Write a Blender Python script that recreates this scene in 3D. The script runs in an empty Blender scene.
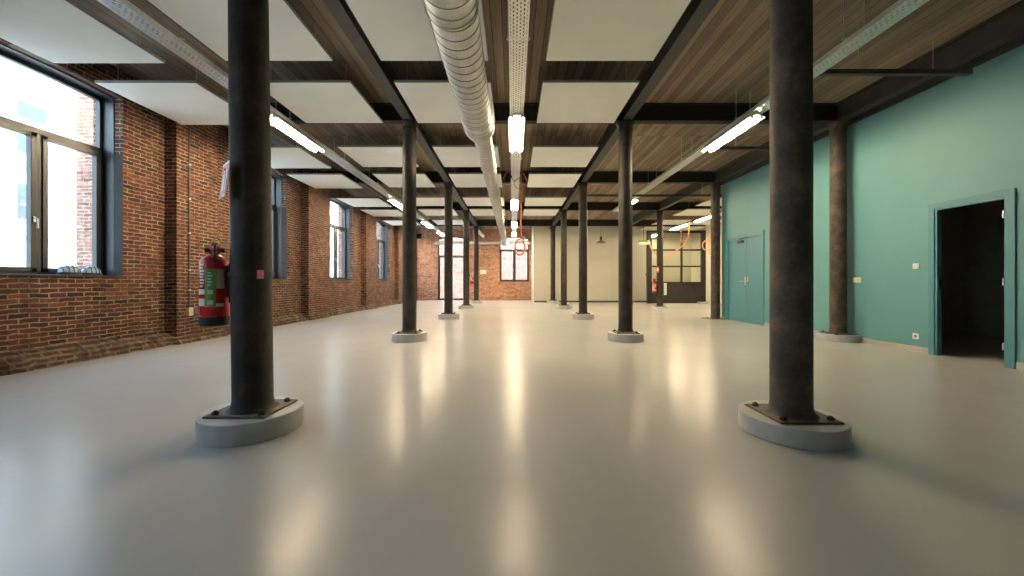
import bpy, math, random
from mathutils import Vector, Matrix
random.seed(7)
SC = bpy.context.scene
COL = SC.collection
PI = math.pi
R = math.radians

# ----------------------------------------------------------------- helpers
class MB:
    def __init__(self):
        self.v = []; self.f = []; self.m = []
    def add(self, vs, fs, mi=0):
        b = len(self.v)
        self.v += [tuple(p) for p in vs]
        self.f += [tuple(i + b for i in f) for f in fs]
        self.m += [mi] * len(fs)
        return self
    def box(self, x0, x1, y0, y1, z0, z1, mi=0):
        vs = [(x, y, z) for z in (z0, z1) for y in (y0, y1) for x in (x0, x1)]
        fs = [(0, 2, 3, 1), (4, 5, 7, 6), (0, 1, 5, 4), (2, 6, 7, 3), (0, 4, 6, 2), (1, 3, 7, 5)]
        return self.add(vs, fs, mi)
    def prism(self, pts, fn, w0, w1, mi=0):
        n = len(pts)
        vs = [fn(u, v, w0) for u, v in pts] + [fn(u, v, w1) for u, v in pts]
        fs = [tuple(range(n - 1, -1, -1)), tuple(range(n, 2 * n))]
        fs += [(i, (i + 1) % n, n + (i + 1) % n, n + i) for i in range(n)]
        return self.add(vs, fs, mi)
    def tube(self, pts, r, n=8, mi=0, closed=False):
        P = [Vector(p) for p in pts]; N = len(P)
        rs = r if isinstance(r, (list, tuple)) else [r] * N
        vs = []; fs = []
        d0 = (P[1] - P[0]).normalized()
        up = Vector((0, 0, 1)) if abs(d0.z) < .9 else Vector((1, 0, 0))
        a = d0.cross(up).normalized()
        for i in range(N):
            if closed:
                d = P[(i + 1) % N] - P[i - 1]
            else:
                d = P[min(i + 1, N - 1)] - P[max(i - 1, 0)]
            d.normalize()
            a = (a - d * a.dot(d)).normalized(); b = d.cross(a)
            for k in range(n):
                t = 2 * PI * k / n
                vs.append(P[i] + (a * math.cos(t) + b * math.sin(t)) * rs[i])
        for i in range(N if closed else N - 1):
            j = (i + 1) % N
            for k in range(n):
                l = (k + 1) % n
                fs.append((i * n + k, i * n + l, j * n + l, j * n + k))
        if not closed:
            fs.append(tuple(range(n - 1, -1, -1))); fs.append(tuple((N - 1) * n + k for k in range(n)))
        return self.add(vs, fs, mi)
    def cyl(self, p0, p1, r, n=16, mi=0):
        return self.tube([p0, p1], r, n, mi)
    def lathe(self, prof, c=(0, 0, 0), n=32, mi=0, axis='z'):
        vs = []; fs = []; N = len(prof)
        for r, h in prof:
            for k in range(n):
                t = 2 * PI * k / n
                p = (r * math.cos(t), r * math.sin(t), h)
                if axis == 'y': p = (p[0], p[2], -p[1])
                if axis == 'x': p = (p[2], p[0], p[1])
                vs.append((c[0] + p[0], c[1] + p[1], c[2] + p[2]))
        for i in range(N - 1):
            for k in range(n):
                l = (k + 1) % n
                fs.append((i * n + k, i * n + l, (i + 1) * n + l, (i + 1) * n + k))
        fs.append(tuple(range(n - 1, -1, -1))); fs.append(tuple((N - 1) * n + k for k in range(n)))
        return self.add(vs, fs, mi)
    def patch(self, c, r, a0, a1, z0, z1, t=.002, n=8, mi=0):
        vs = []; fs = []
        for i in range(n + 1):
            a = a0 + (a1 - a0) * i / n
            for rr in (r, r + t):
                for z in (z0, z1):
                    vs.append((c[0] + rr * math.cos(a), c[1] + rr * math.sin(a), z))
        for i in range(n):
            b = 4 * i; e = b + 4
            fs += [(b + 2, e + 2, e + 3, b + 3), (b, b + 1, e + 1, e), (b, e, e + 2, b + 2), (b + 1, b + 3, e + 3, e + 1)]
        fs += [(0, 2, 3, 1), (4 * n, 4 * n + 1, 4 * n + 3, 4 * n + 2)]
        return self.add(vs, fs, mi)
    def build(self, name, mats, parent=None, origin=None, bevel=0, smooth=True, seg=2):
        o3 = Vector(origin) if origin is not None else (Vector(parent['_o']) if parent is not None and '_o' in parent else Vector((0, 0, 0)))
        me = bpy.data.meshes.new(name)
        me.from_pydata([(p[0] - o3.x, p[1] - o3.y, p[2] - o3.z) for p in self.v], [], self.f)
        if not isinstance(mats, (list, tuple)): mats = [mats]
        for m in mats: me.materials.append(m)
        if len(mats) > 1: me.polygons.foreach_set('material_index', self.m)
        if smooth:
            me.polygons.foreach_set('use_smooth', [True] * len(me.polygons))
            me.set_sharp_from_angle(angle=R(35))
        me.update()
        o = bpy.data.objects.new(name, me); COL.objects.link(o)
        if parent is not None:
            o.parent = parent
            o['_o'] = list(o3)
        elif origin is not None:
            o.location = o3; o['_o'] = list(o3)
        if bevel:
            b = o.modifiers.new('bevel', 'BEVEL'); b.width = bevel; b.segments = seg; b.limit_method = 'ANGLE'; b.angle_limit = R(40)
        return o

def tag(o, label=None, cat=None, group=None, kind=None):
    if label: o['label'] = label
    if cat: o['category'] = cat
    if group: o['group'] = group
    if kind: o['kind'] = kind
    return o
def thing(name, loc, label, cat, group=None, kind=None):
    o = bpy.data.objects.new(name, None); COL.objects.link(o)
    o.location = loc; o['_o'] = list(loc); o.empty_display_size = .1
    return tag(o, label, cat, group, kind)
def kids(o): return [c for c in bpy.data.objects if c.parent == o]
def dup(root, loc, label, group=None):
    r = root.copy(); COL.objects.link(r); r.location = loc; r['label'] = label
    if group: r['group'] = group
    for ch in kids(root):
        c = ch.copy(); COL.objects.link(c); c.parent = r
        for g in kids(ch):
            d = g.copy(); COL.objects.link(d); d.parent = c
    return r
def at(px, py, y):
    return Vector(((px - 513) / 370 * y, y, CAMH + (283 - py) / 370 * y))
CAMH = 1.033

# ----------------------------------------------------------------- materials
def mat(name):
    m = bpy.data.materials.new(name); m.use_nodes = True
    nt = m.node_tree; return m, nt, nt.nodes['Principled BSDF']
def N(nt, t, **kw):
    n = nt.nodes.new(t)
    for k, v in kw.items(): setattr(n, k, v)
    return n
def ramp(nt, fac, stops):
    r = N(nt, 'ShaderNodeValToRGB'); e = r.color_ramp.elements
    e[0].position, e[0].color = stops[0][0], (*stops[0][1], 1)
    e[1].position, e[1].color = stops[1][0], (*stops[1][1], 1)
    for p, c in stops[2:]:
        x = e.new(p); x.color = (*c, 1)
    nt.links.new(fac, r.inputs['Fac']); return r.outputs['Color']
def math_(nt, op, a, b=None, c=None):
    n = N(nt, 'ShaderNodeMath', operation=op)
    for i, v in enumerate((a, b, c)):
        if v is None: continue
        if isinstance(v, (int, float)): n.inputs[i].default_value = v
        else: nt.links.new(v, n.inputs[i])
    return n.outputs[0]
def noise(nt, vec, scale, detail=4, rough=.55):
    n = N(nt, 'ShaderNodeTexNoise'); n.inputs['Scale'].default_value = scale
    n.inputs['Detail'].default_value = detail; n.inputs['Roughness'].default_value = rough
    if vec is not None: nt.links.new(vec, n.inputs['Vector'])
    return n.outputs['Fac']
def pos(nt): return N(nt, 'ShaderNodeNewGeometry').outputs['Position']
def mixc(nt, fac, a, b, mode='MIX'):
    n = N(nt, 'ShaderNodeMix', data_type='RGBA', blend_type=mode)
    for i, v in ((0, fac), (6, a), (7, b)):
        if isinstance(v, (int, float)): n.inputs[i].default_value = v
        elif isinstance(v, tuple): n.inputs[i].default_value = (*v, 1)
        else: nt.links.new(v, n.inputs[i])
    return n.outputs[2]
def bump(nt, h, strength, dist, bs):
    b = N(nt, 'ShaderNodeBump'); b.inputs['Strength'].default_value = strength; b.inputs['Distance'].default_value = dist
    nt.links.new(h, b.inputs['Height']); nt.links.new(b.outputs['Normal'], bs.inputs['Normal'])
def simple(name, col, rough=.5, metal=0, var=.12, scale=9, bmp=0, spec=.5):
    m, nt, b = mat(name)
    p = pos(nt); n = noise(nt, p, scale, 5)
    lo = tuple(c * (1 - var) for c in col); hi = tuple(min(1, c * (1 + var)) for c in col)
    nt.links.new(ramp(nt, n, [(.3, lo), (.7, hi)]), b.inputs['Base Color'])
    nt.links.new(math_(nt, 'MULTIPLY_ADD', n, .2, rough - .1), b.inputs['Roughness'])
    b.inputs['Metallic'].default_value = metal; b.inputs['Specular IOR Level'].default_value = spec
    if bmp: bump(nt, noise(nt, p, scale * 8, 3), bmp, .01, b)
    return m

def brick_mat(name, c_dark, c_mid, c_light, mortar, mortar_w=.011):
    m, nt, b = mat(name)
    g = N(nt, 'ShaderNodeNewGeometry'); P = g.outputs['Position']
    s = N(nt, 'ShaderNodeSeparateXYZ'); nt.links.new(P, s.inputs[0])
    sn = N(nt, 'ShaderNodeSeparateXYZ'); nt.links.new(g.outputs['True Normal'], sn.inputs[0])
    isx = math_(nt, 'GREATER_THAN', math_(nt, 'ABSOLUTE', sn.outputs[0]), .6)
    u = N(nt, 'ShaderNodeMix', data_type='FLOAT')
    nt.links.new(isx, u.inputs[0]); nt.links.new(s.outputs[0], u.inputs[2]); nt.links.new(s.outputs[1], u.inputs[3])
    wob = math_(nt, 'MULTIPLY', math_(nt, 'SUBTRACT', noise(nt, P, 2.5, 2), .5), .06)
    wob2 = math_(nt, 'MULTIPLY', math_(nt, 'SUBTRACT', noise(nt, P, 11, 3), .5), .026)
    c = N(nt, 'ShaderNodeCombineXYZ')
    nt.links.new(math_(nt, 'ADD', u.outputs[0], wob2), c.inputs[0])
    nt.links.new(math_(nt, 'ADD', math_(nt, 'ADD', s.outputs[2], wob), wob2), c.inputs[1])
    bt = N(nt, 'ShaderNodeTexBrick'); nt.links.new(c.outputs[0], bt.inputs['Vector'])
    bt.inputs['Scale'].default_value = 1; bt.inputs['Brick Width'].default_value = .192; bt.inputs['Row Height'].default_value = .0605
    bt.inputs['Mortar Size'].default_value = mortar_w * .5; bt.inputs['Mortar Smooth'].default_value = .25; bt.inputs['Bias'].default_value = 0
    bt.inputs['Color1'].default_value = (0, 0, 0, 1); bt.inputs['Color2'].default_value = (1, 1, 1, 1); bt.inputs['Mortar'].default_value = (.5, .5, .5, 1)
    per = bt.outputs['Color']; mf = bt.outputs['Fac']
    bc = ramp(nt, per, [(.0, c_dark), (1, c_light), (.22, tuple(x * .9 for x in c_mid)), (.7, c_mid)])
    n1 = noise(nt, P, 1.3, 4); n2 = noise(nt, P, 45, 4)
    bc = mixc(nt, .55, bc, ramp(nt, n1, [(.3, (.55, .5, .48)), (.7, (1, 1, 1))]), 'MULTIPLY')
    bc = mixc(nt, .6, bc, ramp(nt, noise(nt, P, 9, 4, .7), [(.36, (.35, .33, .33)), (.62, (1, 1, 1))]), 'MULTIPLY')
    bc = mixc(nt, .5, bc, ramp(nt, n2, [(.3, (.55, .55, .55)), (.7, (1, 1, 1))]), 'MULTIPLY')
    mo = mixc(nt, .9, mortar, ramp(nt, noise(nt, P, 4.5, 6, .7), [(.38, (.30, .27, .25)), (.62, (1, 1, 1))]), 'MULTIPLY')
    col = mixc(nt, mf, bc, mo)
    nt.links.new(col, b.inputs['Base Color']); b.inputs['Roughness'].default_value = .88
    h = math_(nt, 'ADD', math_(nt, 'MULTIPLY', mf, -1), math_(nt, 'MULTIPLY', n2, .6))
    bump(nt, h, .6, .012, b)
    return m

def plank_mat(name, dark, mid, light, width=.135):
    m, nt, b = mat(name)
    P = pos(nt); s = N(nt, 'ShaderNodeSeparateXYZ'); nt.links.new(P, s.inputs[0])
    c = N(nt, 'ShaderNodeCombineXYZ'); nt.links.new(s.outputs[1], c.inputs[0]); nt.links.new(s.outputs[0], c.inputs[1])
    bt = N(nt, 'ShaderNodeTexBrick'); nt.links.new(c.outputs[0], bt.inputs['Vector'])
    bt.inputs['Scale'].default_value = 1; bt.inputs['Brick Width'].default_value = 4.05; bt.inputs['Row Height'].default_value = width
    bt.inputs['Mortar Size'].default_value = .0035; bt.inputs['Mortar Smooth'].default_value = .1; bt.inputs['Bias'].default_value = 0
    bt.offset = 0.0
    bt.inputs['Color1'].default_value = (0, 0, 0, 1); bt.inputs['Color2'].default_value = (1, 1, 1, 1)
    mp = N(nt, 'ShaderNodeMapping'); nt.links.new(P, mp.inputs['Vector']); mp.inputs['Scale'].default_value = (1, .05, 1)
    g1 = noise(nt, mp.outputs['Vector'], 22, 6, .65); g2 = noise(nt, P, .9, 3); g3 = noise(nt, mp.outputs['Vector'], 110, 3)
    bc = ramp(nt, bt.outputs['Color'], [(0, dark), (1, light), (.5, mid)])
    bc = mixc(nt, .7, bc, ramp(nt, g1, [(.3, (.45, .43, .42)), (.7, (1, 1, 1))]), 'MULTIPLY')
    bc = mixc(nt, .35, bc, ramp(nt, g3, [(.3, (.5, .5, .5)), (.7, (1, 1, 1))]), 'MULTIPLY')
    bc = mixc(nt, .4, bc, ramp(nt, g2, [(.35, (.6, .58, .56)), (.65, (1, 1, 1))]), 'MULTIPLY')
    col = mixc(nt, bt.outputs['Fac'], bc, (.008, .006, .005))
    nt.links.new(col, b.inputs['Base Color']); b.inputs['Roughness'].default_value = .72
    bump(nt, math_(nt, 'ADD', math_(nt, 'MULTIPLY', bt.outputs['Fac'], -1), math_(nt, 'MULTIPLY', g1, .3)), .5, .008, b)
    return m

M = {}
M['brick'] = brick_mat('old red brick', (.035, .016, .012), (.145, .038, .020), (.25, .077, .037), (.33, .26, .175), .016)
M['brick_far'] = brick_mat('red brick with painted daylight', (.25, .09, .05), (.60, .23, .125), (.72, .34, .18), (.75, .65, .48), .014)  # brick and mortar lightened, bright daylight at the far end painted in
M['brick_out'] = brick_mat('outside brick', (.24, .10, .06), (.44, .19, .115), (.55, .29, .19), (.55, .48, .40))
M['ledge'] = brick_mat('worn brick footing', (.06, .03, .02), (.12, .05, .03), (.16, .08, .045), (.20, .16, .11), .03)
M['planks'] = plank_mat('ceiling planks', (.24, .175, .11), (.345, .255, .17), (.48, .365, .245))

def floor_mat():
    m, nt, b = mat('grey resin floor'); P = pos(nt)
    n = noise(nt, P, .55, 5, .6); n2 = noise(nt, P, 6, 6, .65)
    c = ramp(nt, n, [(.3, (.48, .47, .45)), (.7, (.53, .52, .50))])
    c = mixc(nt, .06, c, ramp(nt, n2, [(.3, (.7, .7, .7)), (.7, (1, 1, 1))]), 'MULTIPLY')
    nt.links.new(c, b.inputs['Base Color']); b.inputs['Specular IOR Level'].default_value = .15
    nt.links.new(math_(nt, 'MULTIPLY_ADD', n2, .04, .228), b.inputs['Roughness'])
    return m
M['floor'] = floor_mat()

def iron_mat(name, k):
    m, nt, b = mat(name); P = pos(nt)
    n = noise(nt, P, 5, 6, .65); n2 = noise(nt, P, 40, 4)
    c = ramp(nt, n, [(.32, (.016 * k, .014 * k, .012 * k)), (.72, (.075 * k, .050 * k, .036 * k)), (.52, (.036 * k, .027 * k, .021 * k))])
    c = mixc(nt, .4, c, ramp(nt, n2, [(.3, (.6, .6, .6)), (.7, (1, 1, 1))]), 'MULTIPLY')
    nt.links.new(c, b.inputs['Base Color']); b.inputs['Metallic'].default_value = 0; b.inputs['Specular IOR Level'].default_value = .3
    nt.links.new(math_(nt, 'MULTIPLY_ADD', n, .2, .5), b.inputs['Roughness'])
    bump(nt, n2, .15, .006, b)
    return m
M['iron'] = iron_mat('dark cast iron', .8); M['iron_rust'] = iron_mat('rust brown cast iron', 1.8)
M['rust'] = simple('rusty base plate', (.10, .075, .055), .6, .2, .45, 12, .3)
M['beam'] = simple('dark painted steel', (.052, .049, .045), .55, .1, .3, 5, .15)
M['beam_dark'] = simple('black tarred timber', (.014, .012, .010), .7, 0, .4, 6, .3)
M['plinth'] = simple('grey plinth paint', (.40, .395, .385), .45, 0, .1, 7, .1)
M['white'] = simple('white panel fabric', (.83, .83, .77), .9, 0, .03, 2, .05)
M['edge'] = simple('grey panel edge', (.30, .30, .27), .6, 0, .05)
M['galv'] = simple('galvanised steel', (.62, .64, .63), .36, .85, .16, 26, .06)
M['duct'] = simple('spiral duct metal', (.47, .475, .45), .46, .85, .14, 7, .04)
M['duct_seam_shade'] = simple('duct seam painted shade', (.22, .22, .20), .5, .8, .1)  # darker metal paints the shadow along the spiral seam
def teal_mat(name, a, b2, rough):
    m, nt, b = mat(name); P = pos(nt)
    nt.links.new(ramp(nt, noise(nt, P, .7, 3), [(.3, a), (.7, b2)]), b.inputs['Base Color'])
    b.inputs['Roughness'].default_value = rough; bump(nt, noise(nt, P, 120, 3), .06, .004, b)
    return m
M['teal'] = teal_mat('teal wall paint', (.094, .252, .265), (.108, .278, .288), .55)
M['teal_frame'] = teal_mat('teal gloss paint', (.062, .20, .235), (.072, .22, .255), .35)
M['cream'] = teal_mat('cream wall paint', (.58, .56, .46), (.63, .60, .50), .7)
M['plaster'] = teal_mat('pale plaster', (.58, .56, .50), (.64, .62, .56), .8)
M['skirting'] = simple('beige skirting tile', (.40, .37, .33), .5, 0, .1, 5)
M['dark_skirting'] = simple('dark skirting', (.07, .07, .065), .5)
M['frame'] = simple('dark grey window frame', (.040, .042, .043), .4, .1, .12, 6)
M['jamb'] = simple('grey blue painted reveal', (.060, .058, .054), .8, 0, .15, 4, 0, .1)
M['stone'] = simple('dark stone sill', (.05, .048, .045), .5, 0, .25, 9)
M['bracket'] = simple('black bracket steel', (.02, .02, .02), .5, .3)
M['red'] = simple('extinguisher red', (.56, .012, .02), .28, 0, .08, 5)
M['green'] = simple('green label', (.13, .36, .06), .5, 0, .05)
M['label_white'] = simple('white label', (.75, .72, .66), .5, 0, .05)
M['label_beige'] = simple('beige label', (.50, .46, .33), .5, 0, .08, 40)
M['pink'] = simple('pink sticker', (.92, .25, .30), .5, 0, .1, 40)
M['sign_red'] = simple('faded red sign print', (.62, .07, .13), .4, 0, .1)
M['yellow'] = simple('yellow plastic', (.70, .50, .06), .4)
M['orange'] = simple('orange hose', (.72, .31, .09), .45, 0, .08)
M['orange_dark'] = simple('red orange hose', (.52, .13, .03), .5, 0, .08)
M['black'] = simple('black rubber', (.012, .012, .012), .5)
M['white_plastic'] = simple('white plastic', (.75, .74, .70), .4, 0, .03)
M['grey_plastic'] = simple('grey conduit', (.085, .08, .072), .5)
M['box_beige'] = simple('beige box', (.50, .42, .30), .5)
M['steel'] = simple('brushed steel', (.66, .64, .60), .3, .9, .06)
M['cage'] = simple('dark blue cage', (.03, .04, .07), .4, .2)
M['lens'] = simple('pale lamp glass', (.42, .52, .66), .15, 0, .03)
M['facade'] = simple('white facade render', (.80, .79, .74), .8, 0, .03, .6)
M['facade_trim'] = simple('cream facade trim', (.66, .62, .52), .8)
M['pane_blue'] = simple('blue sky reflecting pane', (.10, .125, .14), .4, 0, .1, 9, 0, .3)
M['asphalt'] = simple('pale paving', (.42, .41, .40), .9, 0, .1, 2)
M['dark_room'] = simple('unlit store wall', (.40, .39, .33), .8)
M['dark_panel'] = simple('dark brown panel', (.022, .020, .017), .5, 0, .3, 3, 0, .3)
M['part_frame'] = simple('bronze partition frame', (.020, .018, .015), .6, 0, .1, 5, 0, .25)
M['enamel'] = simple('grey enamel shade', (.16, .155, .145), .4, .2)
M['roof'] = simple('roof concrete', (.3, .3, .3), .9)

def glass_mat(name, tint, gl=.07):
    m, nt, b = mat(name); nt.nodes.remove(b)
    o = nt.nodes['Material Output']; t = N(nt, 'ShaderNodeBsdfTransparent'); g = N(nt, 'ShaderNodeBsdfGlossy'); mx = N(nt, 'ShaderNodeMixShader')
    t.inputs[0].default_value = (*tint, 1); g.inputs['Roughness'].default_value = .02; mx.inputs[0].default_value = gl
    nt.links.new(t.outputs[0], mx.inputs[1]); nt.links.new(g.outputs[0], mx.inputs[2]); nt.links.new(mx.outputs[0], o.inputs[0])
    return m
M['glass'] = glass_mat('window glass', (.93, .96, .96))
M['glass2'] = glass_mat('partition glass', (.90, .92, .88), .05)

def tray_mat():
    m, nt, b = mat('perforated galvanised tray')
    b.inputs['Metallic'].default_value = .75; b.inputs['Roughness'].default_value = .40
    tc = N(nt, 'ShaderNodeTexCoord'); s = N(nt, 'ShaderNodeSeparateXYZ'); nt.links.new(tc.outputs['Object'], s.inputs[0])
    nt.links.new(ramp(nt, noise(nt, pos(nt), 20, 4), [(.3, (.60, .62, .60)), (.7, (.78, .80, .78))]), b.inputs['Base Color'])
    def cell(v, per, off=0.0):
        return math_(nt, 'ABSOLUTE', math_(nt, 'SUBTRACT', math_(nt, 'FRACT', math_(nt, 'ADD', math_(nt, 'DIVIDE', v, per), off)), .5))
    cx = cell(s.outputs[0], .036); col = math_(nt, 'FLOOR', math_(nt, 'DIVIDE', s.outputs[0], .036))
    odd = math_(nt, 'MULTIPLY', math_(nt, 'MODULO', math_(nt, 'ABSOLUTE', col), 2), .5)
    fy = N(nt, 'ShaderNodeMath', operation='ADD'); nt.links.new(math_(nt, 'DIVIDE', s.outputs[1], .055), fy.inputs[0]); nt.links.new(odd, fy.inputs[1])
    cy = math_(nt, 'ABSOLUTE', math_(nt, 'SUBTRACT', math_(nt, 'FRACT', fy.outputs[0]), .5))
    hole = math_(nt, 'MULTIPLY', math_(nt, 'LESS_THAN', cx, .2), math_(nt, 'LESS_THAN', cy, .27))
    lim = math_(nt, 'LESS_THAN', math_(nt, 'ABSOLUTE', s.outputs[0]), .09)
    hole = math_(nt, 'MULTIPLY', hole, lim)
    o = nt.nodes['Material Output']; t = N(nt, 'ShaderNodeBsdfTransparent'); mx = N(nt, 'ShaderNodeMixShader')
    nt.links.new(hole, mx.inputs[0]); nt.links.new(b.outputs[0], mx.inputs[1]); nt.links.new(t.outputs[0], mx.inputs[2]); nt.links.new(mx.outputs[0], o.inputs[0])
    return m
M['tray'] = tray_mat()
def emit_mat(name, col, s):
    m, nt, b = mat(name); b.inputs['Base Color'].default_value = (.9, .9, .85, 1)
    b.inputs['Emission Color'].default_value = (*col, 1); b.inputs['Emission Strength'].default_value = s
    return m
TUBE = 84.0
M['tube'] = emit_mat('fluorescent tube', (1, .80, .52), TUBE)

# ----------------------------------------------------------------- dimensions
XL = -5.9          # left brick wall face
XR = 6.05          # teal wall face
YB, YF = -5.5, 22.0  # back wall, far brick wall
YC = 19.8          # cream wall
HB = 3.93          # beam bottom
HD = 4.25          # plank deck
ROW = [-1.87, 2.03, 5.87]
ZK = [2.63 + 4.05 * k for k in range(5)]
XE = 10.6          # far right wall

# ----------------------------------------------------------------- floor, ceiling
b = MB().box(-6.35, XE, YB - .1, 22.35, -.12, 0)
tag(b.build('floor', M['floor']), 'seamless glossy grey resin floor of the hall', 'floor', kind='structure')
b = MB().box(-6.4, XE + .2, YB - .2, 22.4, HD, HD + .06)
tag(b.build('ceiling', M['planks']), 'brown boarded timber ceiling deck', 'ceiling', kind='structure')
b = MB().box(-6.5, XE + .3, YB - .3, 22.5, HD + .06, HD + .35)
tag(b.build('roof_slab', M['roof']), 'flat roof slab above the timber boards', 'roof', kind='structure')

# ----------------------------------------------------------------- walls with arched openings
RISE = .12
def arch(u0, u1, v, rise, n=10):
    out = []
    for i in range(n + 1):
        t = -1 + 2 * i / n
        out.append((u0 + (u1 - u0) * i / n, v + rise * (1 - t * t)))
    return out
def wall_mesh(mb, fn, u0, u1, ops, w0, w1, top):
    """ops: (ua, ub, sill, spring) sorted; arch above the spring line."""
    u = u0
    for ua, ub, sill, spr, rise in ops:
        mb.prism([(u, 0), (ua, 0), (ua, top), (u, top)], fn, w0, w1)
        if sill > 0: mb.prism([(ua, 0), (ub, 0), (ub, sill), (ua, sill)], fn, w0, w1)
        a = arch(ua, ub, spr, rise)
        mb.prism(a + [(ub, top), (ua, top)], fn, w0, w1)
        u = ub
    mb.prism([(u, 0), (u1, 0), (u1, top), (u, top)], fn, w0, w1)
WC = [4.72 + 4.05 * k for k in range(-2, 5)]   # left windows
HW = .88
SILL, SPR = 1.12, 3.78
wtop = lambda i: (3.83, .035) if i == 2 else (SPR, RISE)
fl = lambda u, v, w: (XL - w, u, v)
mb = MB()
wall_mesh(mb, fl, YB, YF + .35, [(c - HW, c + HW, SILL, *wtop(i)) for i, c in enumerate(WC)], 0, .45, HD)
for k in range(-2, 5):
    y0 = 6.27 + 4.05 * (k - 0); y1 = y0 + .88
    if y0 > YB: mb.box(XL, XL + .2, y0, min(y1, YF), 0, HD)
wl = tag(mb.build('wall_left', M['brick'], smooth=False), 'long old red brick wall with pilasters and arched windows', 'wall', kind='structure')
for k in range(-2, 5):
    y0 = 6.27 + 4.05 * k
    tag(MB().box(XL - (1.62 if k == 0 else .95), XL - .45, y0 + .1, y0 + .78, -.3, 4.6).build('wall_buttress', M['brick_out'], smooth=False), 'brick buttress on the outer side of the brick wall', 'wall', kind='structure')  # brick colour lightened in place of the sun the buttress doesn't get
# worn brick footing along the wall
mb = MB(); rng = random.Random(3)
ys = [YB + i * .06 for i in range(int((YF - YB) / .06) + 1)]
prof = []
for y in ys:
    inp = any(6.27 + 4.05 * k - .1 < y < 7.25 + 4.05 * k for k in range(-3, 5))
    x = (XL + .33 if inp else XL + .24) + rng.uniform(-.018, .018)
    h = .15 + .03 * math.sin(y * 1.7) + rng.uniform(-.022, .022)
    prof.append([(XL - .05, 0), (x, 0), (x - .03 + rng.uniform(-.02, .015), h * .6), (x - .12 + rng.uniform(-.03, .03), h), (XL - .05, h + .10 + rng.uniform(-.02, .02))])
n = 5; vs = []; fs = []
for (y, p) in zip(ys, prof): vs += [(x, y, z) for x, z in p]
for i in range(len(ys) - 1):
    for k in range(n):
        l = (k + 1) % n
        fs.append((i * n + k, i * n + l, (i + 1) * n + l, (i + 1) * n + k))
fs += [tuple(range(n)), tuple((len(ys) - 1) * n + k for k in range(n - 1, -1, -1))]
mb.add(vs, fs); tag(mb.build('footing', M['ledge'], wl, smooth=False), 'crumbling mortared footing ledge')

ff = lambda u, v, w: (u, YF + w, v)
mb = MB()
FD = (-4.50, -2.72); FWN = (-.80, .96)
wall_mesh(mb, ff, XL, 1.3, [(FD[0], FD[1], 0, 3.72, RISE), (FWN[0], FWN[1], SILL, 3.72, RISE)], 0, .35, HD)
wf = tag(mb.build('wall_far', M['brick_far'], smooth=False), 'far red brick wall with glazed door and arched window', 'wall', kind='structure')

# cream wall, its end and the room behind the partition
mb = MB().box(1.10, 7.32, YC, YC + .12, 0, HD).box(1.10, 1.22, YC + .12, YF, 0, HD)
wcr = tag(mb.build('wall_cream', M['cream']), 'plain cream partition wall at the far end', 'wall', kind='structure')
MB().box(1.085, 1.13, YC - .012, YC + .13, 0, HB).build('corner_trim', M['white_plastic'], wcr)
mb = MB().box(1.14, 7.3, YC - .015, YC, 0, .09)
tag(mb.build('baseboard_far', M['dark_skirting']), 'dark skirting along the cream wall', 'baseboard', kind='structure')
mb = MB().box(1.22, XE + .1, YF, YF + .12, 0, HD)
tag(mb.build('wall_rear_room', M['cream']), 'cream wall seen through the glazed partition', 'wall', kind='structure')
mb = MB().box(XE, XE + .12, 10.6, YF + .12, 0, HD)
tag(mb.build('wall_right_far', M['cream']), 'cream wall to the right of the rear bay', 'wall', kind='structure')
mb = MB().box(-6.35, XR + .07, YB - .12, YB, 0, HD)
tag(mb.build('wall_back', M['plaster']), 'pale plaster wall behind the viewpoint', 'wall', kind='structure')

# teal wall with two door openings
DY0, DY1, DT = 4.52, 5.30, 2.10      # single doorway
EY0, EY1, ET = 8.98, 10.42, 2.24     # double door
YT = 10.70
mb = MB()
mb.box(XR, XR + .07, YB, DY0, 0, HB).box(XR, XR + .07, DY1, EY0, 0, HB).box(XR, XR + .07, EY1, YT, 0, HB)
mb.box(XR, XR + .07, DY0, DY1, DT, HB).box(XR, XR + .07, EY0, EY1, ET, HB)
mb.box(XR + .07, XE, YT - .15, YT, 0, HB)
wr = tag(mb.build('wall_right', M['teal'], smooth=False), 'teal painted wall along the right side', 'wall', kind='structure')
MB().box(XR - .012, XR + .03, YT - .012, YT + .012, 0, HB).build('corner_trim', M['galv'], wr)
mb = MB().box(XR - .012, XR, YB, DY0 - .075, 0, .085).box(XR - .012, XR, DY1 + .075, EY0 - .075, 0, .085).box(XR - .012, XR, EY1 + .075, YT - .02, 0, .085)
tag(mb.build('baseboard_right', M['skirting'], bevel=.003), 'beige tile skirting along the teal wall', 'baseboard', kind='structure')
# dark wall plate on top of the teal wall
mb = MB().box(5.965, XR + .16, YB, YT, 3.86, HD)
tag(mb.build('beam_wall_plate', M['beam_dark'], smooth=False), 'black timber plate running along the top of the teal wall', 'beam', kind='structure')
# store room behind the doorway
mb = MB().box(XR + .07, 9.4, 2.6, 2.7, 0, 2.8).box(XR + .07, 9.4, 7.6, 7.7, 0, 2.8).box(9.3, 9.4, 2.6, 7.7, 0, 2.8).box(XR + .07, 9.4, 2.6, 7.7, 2.7, 2.8)
tag(mb.build('wall_store', M['dark_room'], smooth=False), 'dark unlit room behind the open teal doorway', 'wall', kind='structure')
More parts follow.
